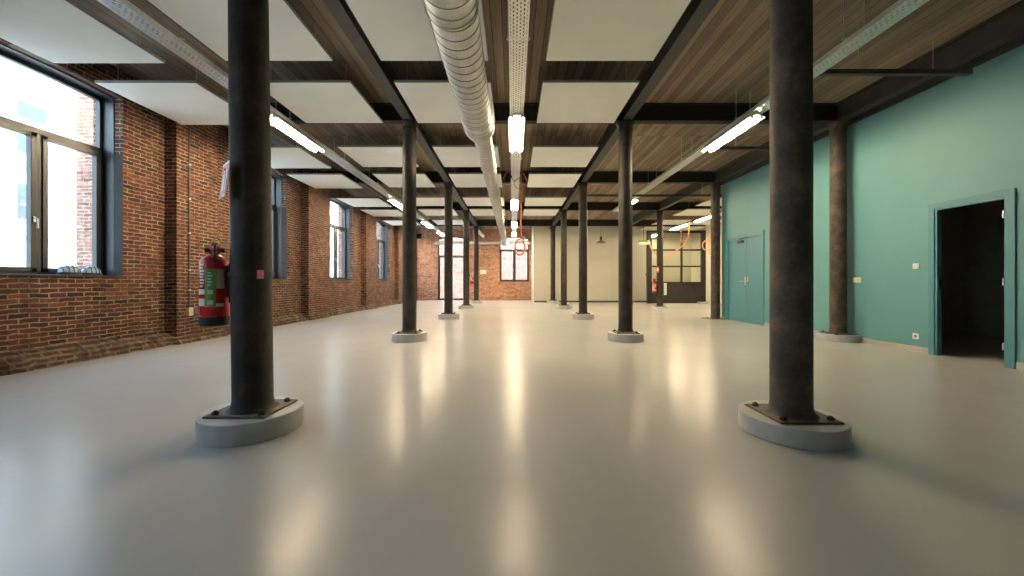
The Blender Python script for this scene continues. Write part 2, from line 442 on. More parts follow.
# single door frame
d = thing('door_1', (XR, (DY0 + DY1) / 2, 0), 'open doorway with teal frame into a dark room', 'door', kind='structure')
fr = MB()
def door_frame(mb, y0, y1, top, wdt=.075):
    fn = lambda u, v, w: (XR + w, u, v)
    a, bb = y0 - wdt, y1 + wdt
    mb.prism([(a, 0), (y0, 0), (y0, top), (y1, top), (y1, 0), (bb, 0), (bb, top + wdt), (a, top + wdt)], fn, -.022, .0)
    t = .03
    mb.prism([(y0 - .001, 0), (y0 + t, 0), (y0 + t, top - t), (y1 - t, top - t), (y1 - t, 0), (y1 + .001, 0), (y1 + .001, top + .001), (y0 - .001, top + .001)], fn, -.010, .055)
door_frame(fr, DY0, DY1, DT); fr.build('door_frame', M['teal_frame'], d, bevel=.003)
for z in (.25, 1.05, 1.88):
    MB().cyl((XR - .004, DY0 + .041, z - .045), (XR - .004, DY0 + .041, z + .045), .011, 10).box(XR - .008, XR + .03, DY0 + .0305, DY0 + .034, z - .045, z + .045).build('hinge', M['steel'], d)
MB().box(XR + .02, XR + .05, DY1 - .034, DY1 - .029, .95, 1.10).build('strike_plate', M['bracket'], d)
# double door
d = thing('door_2', (XR, (EY0 + EY1) / 2, 0), 'closed teal double door near the end of the wall', 'door', kind='structure')
fr = MB(); door_frame(fr, EY0, EY1, ET); fr.build('door_frame', M['teal_frame'], d, bevel=.003)
ym = 9.60
for a, c, hy in ((EY0 + .032, ym - .003, ym - .06), (ym + .003, EY1 - .032, ym + .06)):
    lf = MB().box(XR + .012, XR + .05, a, c, .008, ET - .033).build('door_leaf', M['teal_frame'], d, bevel=.003)
    h = MB().box(XR + .004, XR + .012, hy - .028, hy + .028, .98, 1.20)
    h.tube([(XR + .004, hy, 1.08), (XR - .045, hy, 1.08), (XR - .05, hy + (.05 if hy < ym else -.05) * -1, 1.08), (XR - .05, hy + (-.1 if hy < ym else .1), 1.08)], .009, 8)
    h.build('door_handle', M['steel'], lf)
MB().box(XR - .035, XR + .012, ym + .12, ym + .34, ET - .14, ET - .085).tube([(XR - .02, ym + .2, ET - .08), (XR - .15, ym + .05, ET - .06), (XR - .02, ym - .1, ET - .02)], .009, 8).build('door_closer', M['bracket'], d, bevel=.004)

# ----------------------------------------------------------------- windows
def casement_window(name, label, fn, c, half, sill, spr, door=False, jambs=True, RISE=RISE):
    """fn(u, v, w): w grows outwards from the wall face."""
    root = thing(name, fn(c, sill, .3), label, 'window' if not door else 'door', kind='structure')
    u0, u1 = c - half, c + half; w0, w1 = .29, .36
    t = .055; mo = .11 if fn is fl else 0
    tr = 2.98 if not door else 2.62
    f = MB(); F = lambda pts: f.prism(pts, fn, w0, w1)
    F([(u0, sill), (u0 + t, sill), (u0 + t, spr), (u0, spr)]); F([(u1 - t, sill), (u1, sill), (u1, spr), (u1 - t, spr)])
    F(arch(u0, u1, spr, RISE) + arch(u0, u1, spr - t * 1.3, RISE)[::-1])
    F([(u0, tr), (u1, tr), (u1, tr + .075), (u0, tr + .075)])
    F([(u0, sill), (u1, sill), (u1, sill + t), (u0, sill + t)])
    if door:
        F([(c - .16, sill), (c - .09, sill), (c - .09, tr), (c - .16, tr)])
    else:
        F([(c + mo - .03, sill), (c + mo + .03, sill), (c + mo + .03, tr), (c + mo - .03, tr)])
    f.build('window_frame', M['frame'], root, bevel=.004)
    # top light pane
    MB().prism(arch(u0 + .02, u1 - .02, spr - t, RISE)[::-1] + [(u0 + .02, tr + .05), (u1 - .02, tr + .05)], fn, .322, .328).build('top_pane', M['glass'], root)
    mid = (c - .16, c - .09) if door else (c + mo - .03, c + mo + .03)
    for i, (a, bb) in enumerate(((u0 + t, mid[0]), (mid[1], u1 - t))):
        s = MB(); st = .058; z0, z1 = sill + t, tr
        S = lambda pts: s.prism(pts, fn, .275, .345)
        S([(a, z0), (a + st, z0), (a + st, z1), (a, z1)]); S([(bb - st, z0), (bb, z0), (bb, z1), (bb - st, z1)])
        S([(a, z0), (bb, z0), (bb, z0 + st), (a, z0 + st)]); S([(a, z1 - st), (bb, z1 - st), (bb, z1), (a, z1)])
        so = s.build('casement', M['frame'], root, bevel=.004)
        MB().prism([(a + st - .01, z0 + st - .01), (bb - st + .01, z0 + st - .01), (bb - st + .01, z1 - st + .01), (a + st - .01, z1 - st + .01)], fn, .312, .318).build('pane', M['glass'], so)
        if i == 0:
            uh = bb - .03; zh = sill + (.72 if not door else 1.05)
            h = MB().prism([(uh - .010, zh - .02), (uh + .010, zh - .02), (uh + .010, zh + .05), (uh - .010, zh + .05)], fn, .262, .276)
            h.tube([fn(uh, zh + .02, .268), fn(uh, zh + .02, .225), fn(uh, zh - .10, .225)], .009, 8)
            h.build('window_handle', M['galv'], so)
    if not door:
        MB().prism([(u0 + .002, sill - .0), (u1 - .002, sill - .0), (u1 - .002, sill + .022), (u0 + .002, sill + .022)], fn, -.03, .29).build('window_sill', M['stone'], root, bevel=.004)
    if jambs:
        j = MB()
        for a, bb in ((u0 + .001, u0 + .014), (u1 - .014, u1 - .001)):
            j.prism([(a, sill + .022), (bb, sill + .022), (bb, spr), (a, spr)], fn, .13, .289)
        j.prism(arch(u0 + .002, u1 - .002, spr - .002, RISE) + arch(u0 + .002, u1 - .002, spr - .016, RISE)[::-1], fn, .13, .289)
        j.build('jamb_liner', M['frame'], root)
        for a, bb in ((u0 + .001, u0 + .010), (u1 - .010, u1 - .001)) if sill > 0 and fn is fl and c < 9.5 else ():
            MB().prism([(a, sill + .022), (bb, sill + .022), (bb, 2.98), (a, 2.98)], fn, .0, .13).build('reveal_panel', M['jamb'], root)
    return root
wl_txt = ['in the wall behind the viewpoint', 'beside the viewpoint', 'nearest the camera with two caged lamps on its sill', 'half hidden by the nearest left column',
          'third along the brick wall, its arched head showing', 'fourth along the brick wall', 'at the far corner of the brick wall']
for i, c in enumerate(WC):
    casement_window('window_%d' % (i + 1), 'tall dark framed window ' + wl_txt[i], fl, c, HW, SILL, wtop(i)[0], RISE=wtop(i)[1])
casement_window('window_%d' % (len(WC) + 1), 'arched dark framed window in the far brick wall', ff, (FWN[0] + FWN[1]) / 2, .88, SILL, 3.72)
casement_window('door_3', 'glazed dark framed door with arched toplight in the far brick wall', ff, (FD[0] + FD[1]) / 2, .89, 0, 3.72, door=True)

# ----------------------------------------------------------------- beams
def ibeam_y(x, y0, y1, fw=.17, bot=HB, top=HD):
    mb = MB().box(x - fw / 2, x + fw / 2, y0, y1, bot, bot + .018).box(x - .007, x + .007, y0, y1, bot + .018, top - .018).box(x - fw / 2, x + fw / 2, y0, y1, top - .018, top)
    return mb
def ibeam_x(y, x0, x1, fw=.14, bot=HB + .004, top=HD):
    return MB().box(x0, x1, y - fw / 2, y + fw / 2, bot, bot + .016).box(x0, x1, y - .006, y + .006, bot + .016, top - .016).box(x0, x1, y - fw / 2, y + fw / 2, top - .016, top)
for x, t in zip(ROW, ('over the left row of columns', 'over the right row of columns', 'over the columns by the teal wall')):
    tag(ibeam_y(x, YB, YC if x > 0 else YF).build('beam_long', M['beam'], smooth=False), 'dark steel beam ' + t, 'beam', kind='structure')
cb = ['behind the viewpoint', 'over the nearest pair of columns', 'over the second pair of columns', 'over the third pair of columns', 'over the fourth pair of columns', 'over the farthest pair of columns']
for k in range(-1, 5):
    y = 2.63 + 4.05 * k
    tag(ibeam_x(y, XL + .19, XE if k >= 2 else XR).build('beam_cross', M['beam_dark'], smooth=False), 'dark cross beam ' + cb[k + 1], 'beam', kind='structure')

# ----------------------------------------------------------------- columns
def column(x, y, label, group, plinth_h=.145, cut=None, flip=False, rp=.312, lean=0, im='iron', q=.205):
    root = thing('iron_column', (x, y, 0), label, 'column', group, 'thing')
    if plinth_h:
        pts = []
        n = 56
        for i in range(n):
            a = 2 * PI * i / n
            px_, py_ = x + rp * math.cos(a), y + rp * math.sin(a)
            if cut is not None: px_ = min(px_, cut)
            pts.append((px_, py_))
        MB().prism(pts, lambda u, v, w: (u, v, w), 0, plinth_h).build('plinth', M['plinth'], root, bevel=.006)
    x1 = x + q if cut is None else min(x + q, cut)
    MB().box(x - q, x1, y - q * .92, y + q * .92, plinth_h, plinth_h + .013).build('base_plate', M['rust'], root, bevel=.004)
    for sx in (-1, 1):
        for sy in (-1, 1):
            bx, by = x + sx * .155, y + sy * .14
            if cut is not None and bx > cut - .03: continue
            MB().lathe([(.022, plinth_h + .013), (.022, plinth_h + .031), (.012, plinth_h + .032), (.012, plinth_h + .038)], (bx, by, 0), 6).build('bolt', M['bracket'], root)
    z = plinth_h + .013
    MB().lathe([(.158, z), (.148, z + .006), (.136, z + .016), (.128, z + .034), (.1235, z + .07), (.1215, 2.2), (.117, 3.70), (.116, 3.76)], (x, y, 0), 40).build('shaft', M[im], root)
    MB().lathe([(.118, 3.76), (.128, 3.775), (.128, 3.80), (.118, 3.815), (.120, 3.84), (.138, 3.885), (.151, 3.892), (.151, 3.913), (.140, 3.916), (.140, 3.928)], (x, y, 0), 40).build('capital', M[im], root)
    if lean:
        for ch in kids(root):
            if ch.name.split('.')[0] in ('shaft', 'capital'):
                for v in ch.data.vertices: v.co.x += lean * max(0, v.co.z - .2)
    return root
ordw = ['nearest', 'second', 'third', 'fourth', 'farthest']
extra = {(0, 0): ' carrying the large red extinguisher', (1, 0): ', rust brown and alone in the right foreground'}
for r, nm in ((0, 'left'), (1, 'right')):
    for k in range(5):
        column(ROW[r] + ((.03, -.10)[r] if k == 0 else 0), ZK[k] - (.06 if (r, k) == (1, 0) else .01 if k == 0 else 0), '%s dark iron column of the %s row%s' % (ordw[k], nm, extra.get((r, k), ' on a round grey plinth')), 'iron columns of the %s row' % nm, lean=-.011 if (r, k) == (0, 0) else 0, im='iron_rust' if (r, k) == (1, 0) else 'iron', plinth_h=.122 if (r, k) == (1, 0) else .14)
column(ROW[2], ZK[1], 'dark iron column against the teal wall, left of a double switch', 'iron columns by the teal wall', .12, cut=XR - .016, im='iron_rust')
column(ROW[2], ZK[2], 'dark iron column at the end of the teal wall on a low rusty base', 'iron columns by the teal wall', 0, cut=XR - .016, im='iron_rust', q=.27)
column(ROW[2], ZK[3], 'dark iron column before the glazed partition with extinguisher on its side', 'iron columns by the teal wall', .09)
column(ROW[2], ZK[4], 'dark iron column in front of the cream wall, hidden behind another column', 'iron columns by the teal wall', .09)

# ----------------------------------------------------------------- acoustic panels
PB = CAMH + 2.85; PW, PL = 1.38, 1.34
def make_panel(loc, label, group):
    root = thing('acoustic_panel', loc, label, 'ceiling panel', group)
    x, y, z = loc
    MB().box(x - PW / 2 + .006, x + PW / 2 - .006, y - PL / 2 + .006, y + PL / 2 - .006, z, z + .034).build('board', M['white'], root)
    e = MB()
    fn = lambda u, v, w: (u, v, w)
    for a, bb, c2, d2 in ((x - PW / 2, x + PW / 2, y - PL / 2, y - PL / 2 + .006), (x - PW / 2, x + PW / 2, y + PL / 2 - .006, y + PL / 2),
                          (x - PW / 2, x - PW / 2 + .006, y - PL / 2 + .006, y + PL / 2 - .006), (x + PW / 2 - .006, x + PW / 2, y - PL / 2 + .006, y + PL / 2 - .006)):
        e.box(a, bb, c2, d2, z + .002, z + .036)
    e.build('edge_frame', M['edge'], root)
    for sx in (-1, 1):
        for sy in (-1, 1):
            px_, py_ = x + sx * .55, y + sy * .5
            MB().cyl((px_, py_, z + .034), (px_, py_, HD + .02), .0022, 5).build('hanger_wire', M['galv'], root)
    return root
ENDS = [4.75, 6.60, 9.10, 11.03, 13.70, 15.68, 18.1, 20.1]
pcols = [(-5.00, range(0, 7), 'along the brick wall', 'ceiling panels along the brick wall'), (-3.0, range(0, 7), 'left of the left columns', 'ceiling panels left of the left column row'),
         (-1.005, range(0, 6), 'left of the duct', 'ceiling panels beside the duct'), (1.11, range(0, 6), 'right of the middle cable tray', 'ceiling panels beside the right column row'),
         (7.45, range(4, 8), 'over the rear right bay', 'ceiling panels over the rear right bay'), (9.1, range(4, 8), 'at the outer side of the rear right bay', 'ceiling panels over the rear right bay')]
onum = ['first', 'second', 'third', 'fourth', 'fifth', 'sixth', 'seventh', 'eighth']
p0 = None
for cx, rng_, where, grp in pcols:
    for q, i in enumerate(rng_):
        lab = 'white ceiling panel %s, %s from the front' % (where, onum[q])
        loc = (cx, ENDS[i] - PL / 2, PB) if cx > -4 else (cx, ENDS[i] * .965 - PL / 2, PB - .13)
        if p0 is None: p0 = make_panel(loc, lab, grp)
        else: dup(p0, loc, lab, grp)

# ----------------------------------------------------------------- cable trays and lights
TB = CAMH + 2.70
def cable_tray(x, y0, y1, label):
    root = thing('cable_tray', (x, y0, TB), label, 'cable tray', 'perforated cable trays')
    w = .105
    o = MB().add([(x - w, y0, TB), (x + w, y0, TB), (x + w, y1, TB), (x - w, y1, TB)], [(0, 1, 2, 3)]).build('perforated_bed', M['tray'], root, smooth=False)
    s = o.modifiers.new('thickness', 'SOLIDIFY'); s.thickness = .0015
    MB().box(x - w - .0015, x - w, y0, y1, TB, TB + .06).box(x + w, x + w + .0015, y0, y1, TB, TB + .06).box(x - w, x - w + .012, y0, y1, TB + .058, TB + .06).box(x + w - .012, x + w, y0, y1, TB + .058, TB + .06).build('side_rails', M['galv'], root)
    y = y0 + .7
    while y < y1 - .2:
        for s2 in (-1, 1):
            MB().cyl((x + s2 * (w + .012), y, TB + .05), (x + s2 * (w + .012), y, HD - .001), .004, 6).build('hanger_rod', M['galv'], root)
        MB().box(x - w - .03, x + w + .03, y - .012, y + .012, TB + .062, TB + .08).build('hanger_bar', M['galv'], root)
        y += 2.025
    return root
cable_tray(-3.87, -4.6, 21.1, 'perforated cable tray over the left bay')
cable_tray(.06, -4.6, 21.1, 'perforated cable tray over the middle of the hall')
cable_tray(3.87, -4.6, 14.0, 'perforated cable tray over the right bay')
LB = TB - .035
light0 = None
def light(x, y, label, group):
    global light0
    loc = (x, y, LB)
    if light0 is not None: return dup(light0, loc, label, group)
    root = thing('ceiling_light', loc, label, 'light', group); L = 1.55
    MB().prism([(-.135, -.040), (-.06, .004), (-.035, .034), (.035, .034), (.06, .004), (.135, -.040), (.130, -.044), (.035, -.006), (-.035, -.006), (-.130, -.044)],
               lambda u, v, w: (x + u, y + w, LB + v), 0, L).build('reflector_housing', M['white_plastic'], root)
    for s in (-1, 1):
        MB().cyl((x + s * .07, y + .03, LB - .038), (x + s * .07, y + L - .03, LB - .038), .014, 12).build('tube', M['tube'], root)
        MB().box(x + s * .07 - .017, x + s * .07 + .017, y + .004, y + .03, LB - .056, LB - .004).box(x + s * .07 - .017, x + s * .07 + .017, y + L - .03, y + L - .004, LB - .056, LB - .004).build('lamp_holder', M['white_plastic'], root)
    light0 = root
    return root
lt = {-3.87: 'under the left bay tray', .06: 'under the middle tray', 3.87: 'under the right bay tray'}
for x in (-3.87, .06, 3.87):
    for i, y in enumerate((5.86, 11.75, 16.0, 19.3)):
        if x > 3 and i >= 2: continue
        light(x, y, 'twin tube fluorescent light %s, %s from the camera' % (lt[x], onum[i]), 'fluorescent lights ' + lt[x])
for i, y in enumerate((12.2, 14.3, 16.75, 20.1)):
    light(7.85, y, 'fluorescent light over the rear right bay, %s from the front' % onum[i], 'fluorescent lights over the rear right bay')

# strut rails from tray to wall
def strut(x0, x1, y, z, label):
    root = thing('strut_rail', (x0, y, z), label, 'strut', 'ceiling strut rails')
    MB().prism([(-.03, 0), (.03, 0), (.03, .06), (.016, .06), (.016, .055), (.025, .055), (.025, .005), (-.025, .005), (-.025, .055), (-.016, .055), (-.016, .06), (-.03, .06)],
               lambda u, v, w: (w, y + u, z + v), x0, x1).build('channel', M['beam'], root)
    for t in (.25, .75):
        xx = x0 + (x1 - x0) * t
        MB().cyl((xx, y, z + .02), (xx, y, HD - .001), .005, 6).lathe([(.016, z + .041), (.016, z + .055)], (xx, y, 0), 6).build('hanger_rod', M['galv'], root)
    return root
strut(4.0, 5.93, 4.80, TB + .0, 'dark strut rail hung above the teal doorway')
strut(4.05, 5.9, 7.5, TB + .0, 'dark strut rail hung beyond the first right bay light')
strut(2.2, 6.9, 11.2, TB - .085, 'long dark strut rail crossing the right bay beyond the teal wall')

# ----------------------------------------------------------------- spiral duct
def spiral(mb, x, z, r, y0, y1, pitch=.15, n=40):
    fr_ = [(0.0, 0), (.90, 0), (.92, .003), (.95, .0055), (.98, .003), (1.0, 0)]
    turns = int((y1 - y0) / pitch) + 1
    rows = []
    for t in range(-1, turns + 1):
        for f_, dr in fr_[:-1]:
            rows.append((t + f_, dr, .91 <= f_ < .97))
    idx = {}
    vs = []; fs = []; ms = []
    tot = len(rows)
    for i, (tt, dr, _) in enumerate(rows):
        for k in range(n + 1):
            a = 2 * PI * k / n
            y = y0 + (tt + k / n) * pitch
            y = min(max(y, y0), y1)
            vs.append((x + (r + dr) * math.cos(a), y, z + (r + dr) * math.sin(a)))
    for i in range(tot - 1):
        for k in range(n):
            q = [i * (n + 1) + k, i * (n + 1) + k + 1, (i + 1) * (n + 1) + k + 1, (i + 1) * (n + 1) + k]
            if abs(vs[q[0]][1] - vs[q[3]][1]) < 1e-6 and abs(vs[q[1]][1] - vs[q[2]][1]) < 1e-6: continue
            b_ = len(mb.v)
            mb.add([vs[j] for j in q], [(0, 1, 2, 3)], 1 if rows[i][2] else 0)
DZ = CAMH + 2.27
dt = thing('spiral_duct', (-.50, 0, DZ), 'large galvanised spiral ventilation duct hanging beside the middle tray', 'duct')
mb = MB(); spiral(mb, -.50, DZ, .207, -4.8, 5.40, .125); mb.build('wide_duct', [M['duct'], M['duct_seam_shade']], dt)
MB().lathe([(.210, 5.38), (.214, 5.40), (.214, 5.44), (.209, 5.46), (.14, 5.66), (.142, 5.70)], (-.49, 0, DZ), 40, axis='y').build('reducer', M['duct'], dt)
mb = MB(); spiral(mb, -.475, DZ, .137, 5.68, 21.35, .125, 28); mb.build('narrow_duct', [M['duct'], M['duct_seam_shade']], dt)
for y, r in ((1.2, .216), (3.0, .216), (5.0, .216), (7.2, .145), (9.4, .145), (11.7, .145), (14.0, .145), (16.5, .145), (18.5, .145)):
    s = MB()
    dx = -.50 if r > .2 else -.475
    ring = [(dx + (r + .002) * math.cos(2 * PI * k / 32), y, DZ + (r + .002) * math.sin(2 * PI * k / 32)) for k in range(32)]
    s.tube(ring, .006, 6, closed=True)
    for q in (-1, 1):
        s.cyl((dx + q * (r + .004), y, DZ), (dx + q * (r + .004), y, HD - .001), .003, 5)
    s.build('hanger_strap', M['galv'], dt)
dt2 = thing('wall_duct', (-2, 21.6, 3.37), 'pale round pipe running across the far brick wall', 'duct')
mb = MB().cyl((-4.6, 21.65, 3.37), (1.05, 21.65, 3.37), .09, 20); mb.build('pipe', M['galv'], dt2)
for x in (-4.0, -2.2, -.4):
    MB().box(x - .015, x + .015, 21.64, 21.99, 3.46, 3.475).tube([(x + 0, 21.65 + .094 * math.cos(t), 3.37 + .094 * math.sin(t)) for t in [i * PI / 8 for i in range(16)]], .006, 6, closed=True).build('hanger_bracket', M['galv'], dt2)

# ----------------------------------------------------------------- fire extinguishers
def extinguisher(c, z0, label, group, col_c, col_r, face, r=.085, h=.48):
    x, y = c
    root = thing('fire_extinguisher', (x, y, z0), label, 'fire extinguisher', group)
    MB().lathe([(r * .985, z0 + .055), (r, z0 + .06), (r, z0 + h - .05), (r * .97, z0 + h - .03), (r * .8, z0 + h - .005), (r * .45, z0 + h + .012), (.024, z0 + h + .018), (.024, z0 + h + .035)], (x, y, 0), 36).build('cylinder', M['red'], root)
    MB().lathe([(r * 1.0, z0), (r * 1.04, z0 + .004), (r * 1.04, z0 + .062), (r * .99, z0 + .064)], (x, y, 0), 36).build('foot_ring', M['black'], root)
    zt = z0 + h + .02
    f = face; d = Vector((math.cos(f), math.sin(f), 0)); s = Vector((-d.y, d.x, 0)); C = Vector((x, y, 0))
    v = MB().lathe([(.028, zt), (.034, zt + .01), (.034, zt + .045), (.022, zt + .06), (.018, zt + .075)], (x, y, 0), 20)
    v.build('valve', M['red'], root)
    l = MB()
    l.tube([C + d * -.02 + Vector((0, 0, zt + .05)), C + d * .05 + Vector((0, 0, zt + .055)), C + d * .085 + Vector((0, 0, zt + .02)), C + d * .09 + Vector((0, 0, zt - .07))], .011, 8)
    l.tube([C + s * -.055 + Vector((0, 0, zt + .03)), C + s * .055 + Vector((0, 0, zt + .03))], .017, 8)
    l.build('lever', M['black'], root)
    MB().lathe([(.016, zt + .075), (.026, zt + .08), (.026, zt + .092), (.012, zt + .096)], (x, y, 0), 16).build('safety_cap', M['yellow'], root)
    g0 = R(-37); g1 = R(4)
    zt0, zt1 = z0 + .135, z0 + .395
    lb = MB().patch(c, r + .0005, f + g0, f + g1, zt0, zt1).build('green_label', M['green'], root)
    m1 = MB()
    am = f + (g0 + g1) / 2
    for zz, ww, hh in ((zt0 + .03, 11, .03), (zt0 + .10, 10, .03)):
        m1.patch(c, r + .003, am - R(ww), am + R(ww), zz - hh / 2, zz + hh / 2, .0008)
    for i in range(5):
        m1.patch(c, r + .003, am - R(10), am + R(3 + 5 * (i % 2)), zt0 + .145 + i * .021, zt0 + .153 + i * .021, .0008)
    m1.build('pictogram_marks', M['label_white'], lb)
    MB().patch(c, r + .0005, f + R(6), f + R(36), zt0 + .125, zt1, .002).build('instruction_label', M['label_beige'], root)
    MB().patch(c, r + .0005, f + R(4), f + R(34), zt0, zt0 + .022).build('barcode_label', M['label_white'], root)
    for za, zb in ((.005, .055), (.085, .12)):
        MB().patch(c, r + .0005, f + R(-78), f + R(-40), zt0 + za, zt0 + zb).build('white_sticker', M['label_white'], root)
    m2 = MB()
    for i in range(8):
        zz = zt0 + .135 + i * .021
        m2.patch(c, r + .0005, f + R(-66), f + R(-48 + 3 * (i % 3)), zz, zz + .012)
    m2.build('lettering', M['label_white'], root)
    # bracket between extinguisher and column
    a = math.atan2(y - col_c[1], x - col_c[0]); da = Vector((math.cos(a), math.sin(a), 0)); ds = Vector((-da.y, da.x, 0))
    Q = Vector((*col_c, 0)); bk = MB()
    dist = (C - Q).length
    for w in (-.03, .03):
        pts = []
        for t, zz in ((col_r + .022, z0 + .36), (dist - r - .008, z0 + .36)):
            pts.append(Q + da * t + ds * w + Vector((0, 0, zz)))
        bk.tube(pts, .008, 6)
    p1 = Q + da * (col_r + .022)
    bk.tube([p1 + Vector((0, 0, z0 + .16)), p1 + Vector((0, 0, z0 + .44))], .012, 6)
    p2 = Q + da * (dist - r - .008)
    bk.tube([p2 + Vector((0, 0, z0 + .2)), p2 + Vector((0, 0, z0 + .42))], .010, 6)
    bk.patch(col_c, col_r + .004, 0, 2 * PI, z0 + .345, z0 + .375, .004, 40)
    bk.build('mounting_bracket', M['bracket'], root)
    return root
extinguisher((-2.112, 2.62), .735, 'large red extinguisher hanging on the nearest left column', 'fire extinguishers', (ROW[0] + .02, ZK[0] - .01), .128, R(-50.5))
extinguisher((ROW[2] - .225, ZK[3] - .02), .60, 'small red extinguisher seen beside the column before the glazed partition', 'fire extinguishers', (ROW[2], ZK[3]), .1225, R(-110), .085, .52)
extinguisher((ROW[0] + .225, ZK[3] + .0), 1.0, 'red extinguisher at the side of the fourth left column', 'fire extinguishers', (ROW[0], ZK[3]), .1225, R(-80), .075, .30)

# sign plate on the nearest left column
nrm = Vector((-.655, -.755, 0)).normalized(); tg = Vector((nrm.y, -nrm.x, 0)) * -1
cc = Vector((ROW[0] + .03, ZK[0] - .01, 0)) + nrm * .153
root = thing('extinguisher_sign', (cc.x, cc.y, 1.72), 'faded red and white sign plate at the side of the nearest left column', 'sign')
def sgn(mb, u0, u1, v0, v1, off, t, mi=0, n=6):
    """patch of a slightly bowed plate; v measured from the bottom, the foot stands off the column."""
    vs = []; fs = []
    for i in range(n + 1):
        v = v0 + (v1 - v0) * i / n
        lean = .024 * (1 - v / .24) ** 2
        for o_ in (off, off + t):
            for u in (u0, u1):
                p = cc + tg * u + nrm * (o_ + lean)
                vs.append((p.x, p.y, 1.605 + v))
    for i in range(n):
        q = 4 * i
        fs += [(q, q + 1, q + 5, q + 4), (q + 2, q + 6, q + 7, q + 3), (q, q + 4, q + 6, q + 2), (q + 1, q + 3, q + 7, q + 5)]
    fs += [(0, 2, 3, 1), (4 * n, 4 * n + 1, 4 * n + 3, 4 * n + 2)]
    mb.add(vs, fs, mi)
mb = MB(); sgn(mb, -.085, .085, 0, .24, 0, .003); pl = mb.build('sign_plate', M['label_white'], root)
mb = MB(); sgn(mb, -.075, .075, .012, .225, .0032, .0006); pf = mb.build('red_field', M['sign_red'], root)
mb = MB(); sgn(mb, -.05, -.005, .05, .17, .004, .0005); sgn(mb, -.035, -.02, .17, .195, .004, .0005); sgn(mb, .02, .05, .05, .19, .004, .0005); mb.build('pictogram', M['label_white'], pf)
MB().cyl(cc + Vector((0, 0, 1.80)) - nrm * .012, cc + Vector((0, 0, 1.80)) + nrm * .012, .007, 8).build('mounting_screw', M['bracket'], root)
# pink sticker
a = math.atan2(-ZK[0], -ROW[0]) + R(22)
mb = MB().patch((ROW[0] + .02, ZK[0] - .01), .1368, a - R(10), a + R(8), 1.062, 1.122, .001, 4)
tag(mb.build('sticker', M['pink'], origin=(ROW[0], ZK[0] - .12, 1.09)), 'small pink sticker on the front of the nearest left column', 'sticker')

# small sign on column before the partition, notice beside it
root = thing('warning_sign', (5.66, ZK[3] - .1, 1.5), 'small red sign above the extinguisher before the glazed partition', 'sign')
MB().box(5.66, 5.78, ZK[3] - .14, ZK[3] - .137, 1.44, 1.68).build('sign_plate', M['sign_red'], root)
MB().box(5.69, 5.75, ZK[3] - .1415, ZK[3] - .14, 1.50, 1.62).build('pictogram', M['label_white'], root)
root = thing('notice_board', (6.05, ZK[3], .8), 'small white notice at the right side of the column before the partition', 'notice')
MB().box(6.018, 6.135, ZK[3] - .012, ZK[3] - .008, .55, 1.03).build('sign_plate', M['label_white'], root)
MB().box(6.002, 6.018, ZK[3] - .02, ZK[3] - .0, .6, 1.0).build('mount', M['bracket'], root)

# ----------------------------------------------------------------- sill lamps
def sill_lamp(x, y, label, bail):
    z = SILL + .0225
    root = thing('caged_bulkhead_lamp', (x, y, z), label, 'lamp', 'caged lamps on the window sill')
    L, W, H = (.118, .075, .115)
    def ell(sc, zz): return [(x + W * sc * math.cos(t), y + L * sc * math.sin(t), zz) for t in [2 * PI * i / 28 for i in range(28)]]
    b1 = MB(); e0 = ell(1.08, z); e1 = ell(1.08, z + .028)
    b1.add(e0 + e1, [tuple(range(27, -1, -1)), tuple(range(28, 56))] + [(i, (i + 1) % 28, 28 + (i + 1) % 28, 28 + i) for i in range(28)])
    b1.build('base', M['cage'], root, bevel=.004)
    g = MB(); rings = [ell(math.cos(a_), z + .028 + H * .9 * math.sin(a_)) for a_ in [i * PI / 2 / 7 for i in range(7)]]
    vs = [p for r_ in rings for p in r_] + [(x, y, z + .028 + H * .9)]
    fs = [(i * 28 + k, i * 28 + (k + 1) % 28, (i + 1) * 28 + (k + 1) % 28, (i + 1) * 28 + k) for i in range(6) for k in range(28)]
    fs += [(6 * 28 + k, 6 * 28 + (k + 1) % 28, 7 * 28) for k in range(28)]
    g.add(vs, fs); g.build('glass_cover', M['lens'], root)
    c = MB(); c.tube(ell(1.03, z + .03), .006, 6, closed=True)
    c.tube(ell(.78, z + .028 + H * .66), .004, 6, closed=True)
    for t in (-.8, -.4, 0, .4, .8):
        w_ = math.sqrt(1 - t * t)
        c.tube([(x + W * 1.05 * w_ * math.cos(a_), y + L * t, z + .032 + H * .98 * w_ * math.sin(a_)) for a_ in [i * PI / 10 for i in range(11)]], .004, 6)
    c.build('cage', M['cage'], root)
    if bail:
        MB().tube([(x, y - .05, z + .125), (x, y - .05, z + .175), (x, y + .05, z + .175), (x, y + .05, z + .125)], .004, 6).build('bail_handle', M['cage'], root)
sill_lamp(-6.0, 5.0, 'oval caged lamp with wire handle on the nearest window sill', True)
sill_lamp(-6.0, 5.26, 'pale oval caged lamp beside the window jamb on the nearest sill', False)

